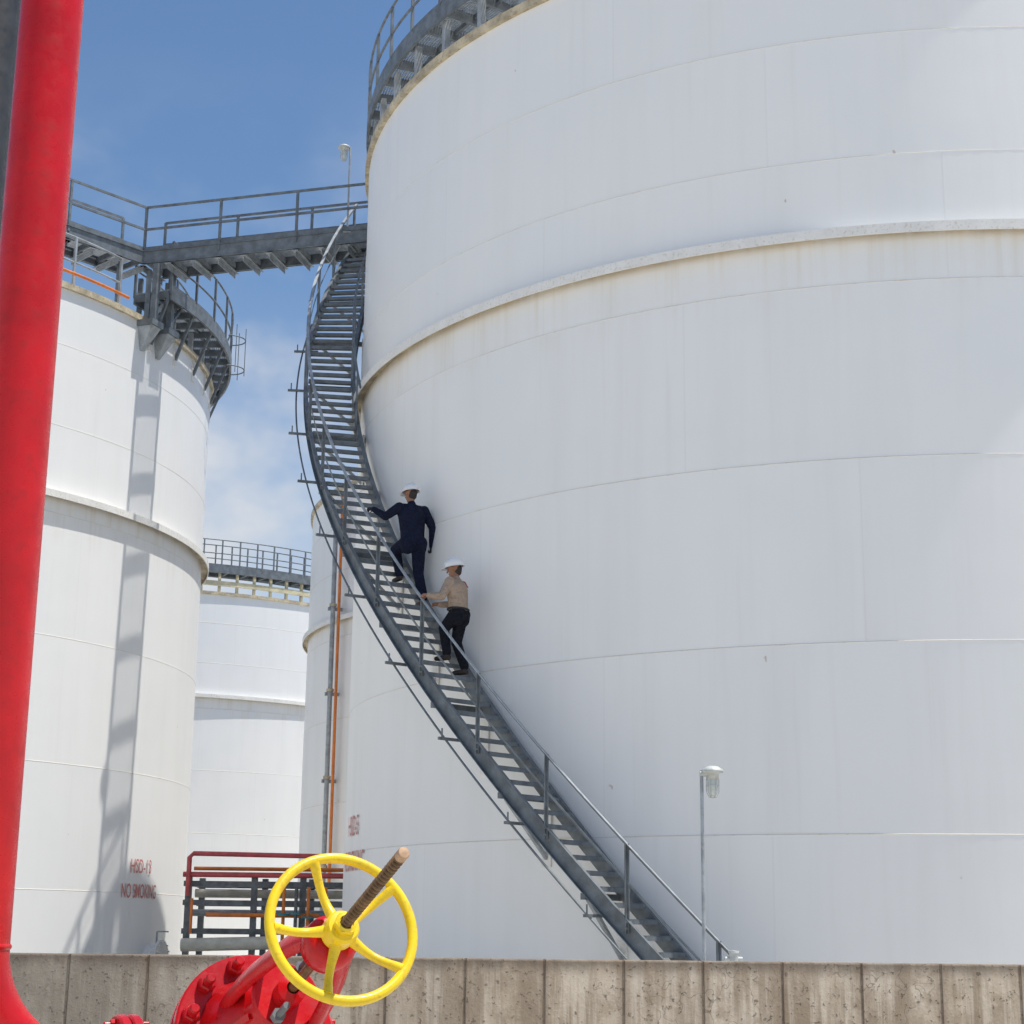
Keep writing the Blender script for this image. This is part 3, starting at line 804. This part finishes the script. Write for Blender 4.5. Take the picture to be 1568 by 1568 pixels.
J=dict(pelvis=(-.02,0,zr+.90),waist=(-.015,0,zr+1.05),chest=(.01,0,zr+1.24),neck=(.03,0,zr+1.40),head=(.06,0,zr+1.555),
 ls=(.04,.175,zr+1.34),rs=(.04,-.175,zr+1.34),
 le=(.10,.30,zr+1.10),lw=(.24,.43,1.0+.16), re=(.08,-.21,zr+1.07),rw=(.32,-.08,zr+1.06),
 lh=(-.02,.085,zr+.86),rh=(-.02,-.085,zr+.86),
 lk=(.18,.06,zl+.47),la=(.13,.05,zl+.10), rk=(.05,-.10,zr+.48),ra=(-.08,-.11,zr+.10),
 lhd=(.8,.35,.05),lhc=(0,.3,-1),lgrip=1.15,lthumb=-1, rhd=(.9,.35,.1),rhc=(.0,.5,-1),rgrip=.7,rthumb=1)
mB=dict(top=M_tan,hip=M_trou,leg=M_trou,skin=M_skin,glove=M_skin,boot=M_boot,hair=M_hair)
make_person('worker.001',ori,fB,J,mB,strap=True,look=.35,tilt=.15,bulk=1.20,gloves=True)

# ------------------------------------------------------------------ sun & sky
S=V((.312,-.064,.948)).normalized()
el=math.asin(S.z); rot=math.atan2(S.x,S.y)
ld=bpy.data.lights.new('sun','SUN'); ld.energy=5.0; ld.angle=rad(.5); ld.color=(1,.96,.895)
lo=bpy.data.objects.new('sun',ld); lo.rotation_euler=S.to_track_quat('Z','Y').to_euler(); lo.location=(20,-10,60); scene.collection.objects.link(lo)
w=bpy.data.worlds.new('World'); scene.world=w; w.use_nodes=True; nt=w.node_tree; nt.nodes.clear(); N=NB(nt)
out=N.n('ShaderNodeOutputWorld'); bg=N.n('ShaderNodeBackground'); N.l(bg.outputs[0],out.inputs[0]); bg.inputs[1].default_value=.135
sky=N.n('ShaderNodeTexSky'); sky.sky_type='NISHITA'; sky.sun_disc=False; sky.sun_elevation=el; sky.sun_rotation=rot
sky.air_density=1.0; sky.dust_density=.45; sky.ozone_density=1.5
hs_=N.n('ShaderNodeHueSaturation'); hs_.inputs['Saturation'].default_value=1.12; N.l(sky.outputs[0],hs_.inputs['Color'])
tc=N.n('ShaderNodeTexCoord').outputs['Generated']
spz=N.n('ShaderNodeSeparateXYZ'); N.l(tc,spz.inputs[0])
n1=N.noise(N.scalev(tc,(3.2,3.2,4.2)),1.6,5,.55); n2=N.noise(N.scalev(tc,(1,1,1.6)),9,4,.6)
den=N.m('MULTIPLY',N.mr(N.m('ADD',N.m('MULTIPLY',n1,.75),N.m('MULTIPLY',n2,.25)),.43,.64),N.mr(spz.outputs[2],.32,.48,1,.0))
hz=N.mr(spz.outputs[2],.10,.40,.40,0)
den=N.m('MINIMUM',N.m('ADD',N.m('MULTIPLY',den,.75),hz),1.0)
N.l(N.mix(den,hs_.outputs[0],(5.3,5.45,5.7)),bg.inputs[0])

# ------------------------------------------------------------------ camera
cd=bpy.data.cameras.new('camera'); cam=bpy.data.objects.new('camera',cd); scene.collection.objects.link(cam)
th=math.atan(.2427); r=rad(.67)
f=V((0,math.cos(th),math.sin(th))); X=V((1,0,0)); U=V((0,-math.sin(th),math.cos(th)))
Xr=X*math.cos(r)+U*math.sin(r); Ur=-X*math.sin(r)+U*math.cos(r)
M=Matrix((Xr,Ur,-f)).transposed().to_4x4(); M.translation=V((0,0,CAMH)); cam.matrix_world=M
cd.sensor_width=36; cd.lens=60.15; cd.clip_start=.1; cd.clip_end=5000
scene.camera=cam
scene.view_settings.view_transform='Standard'; scene.view_settings.look='None'; scene.view_settings.exposure=0
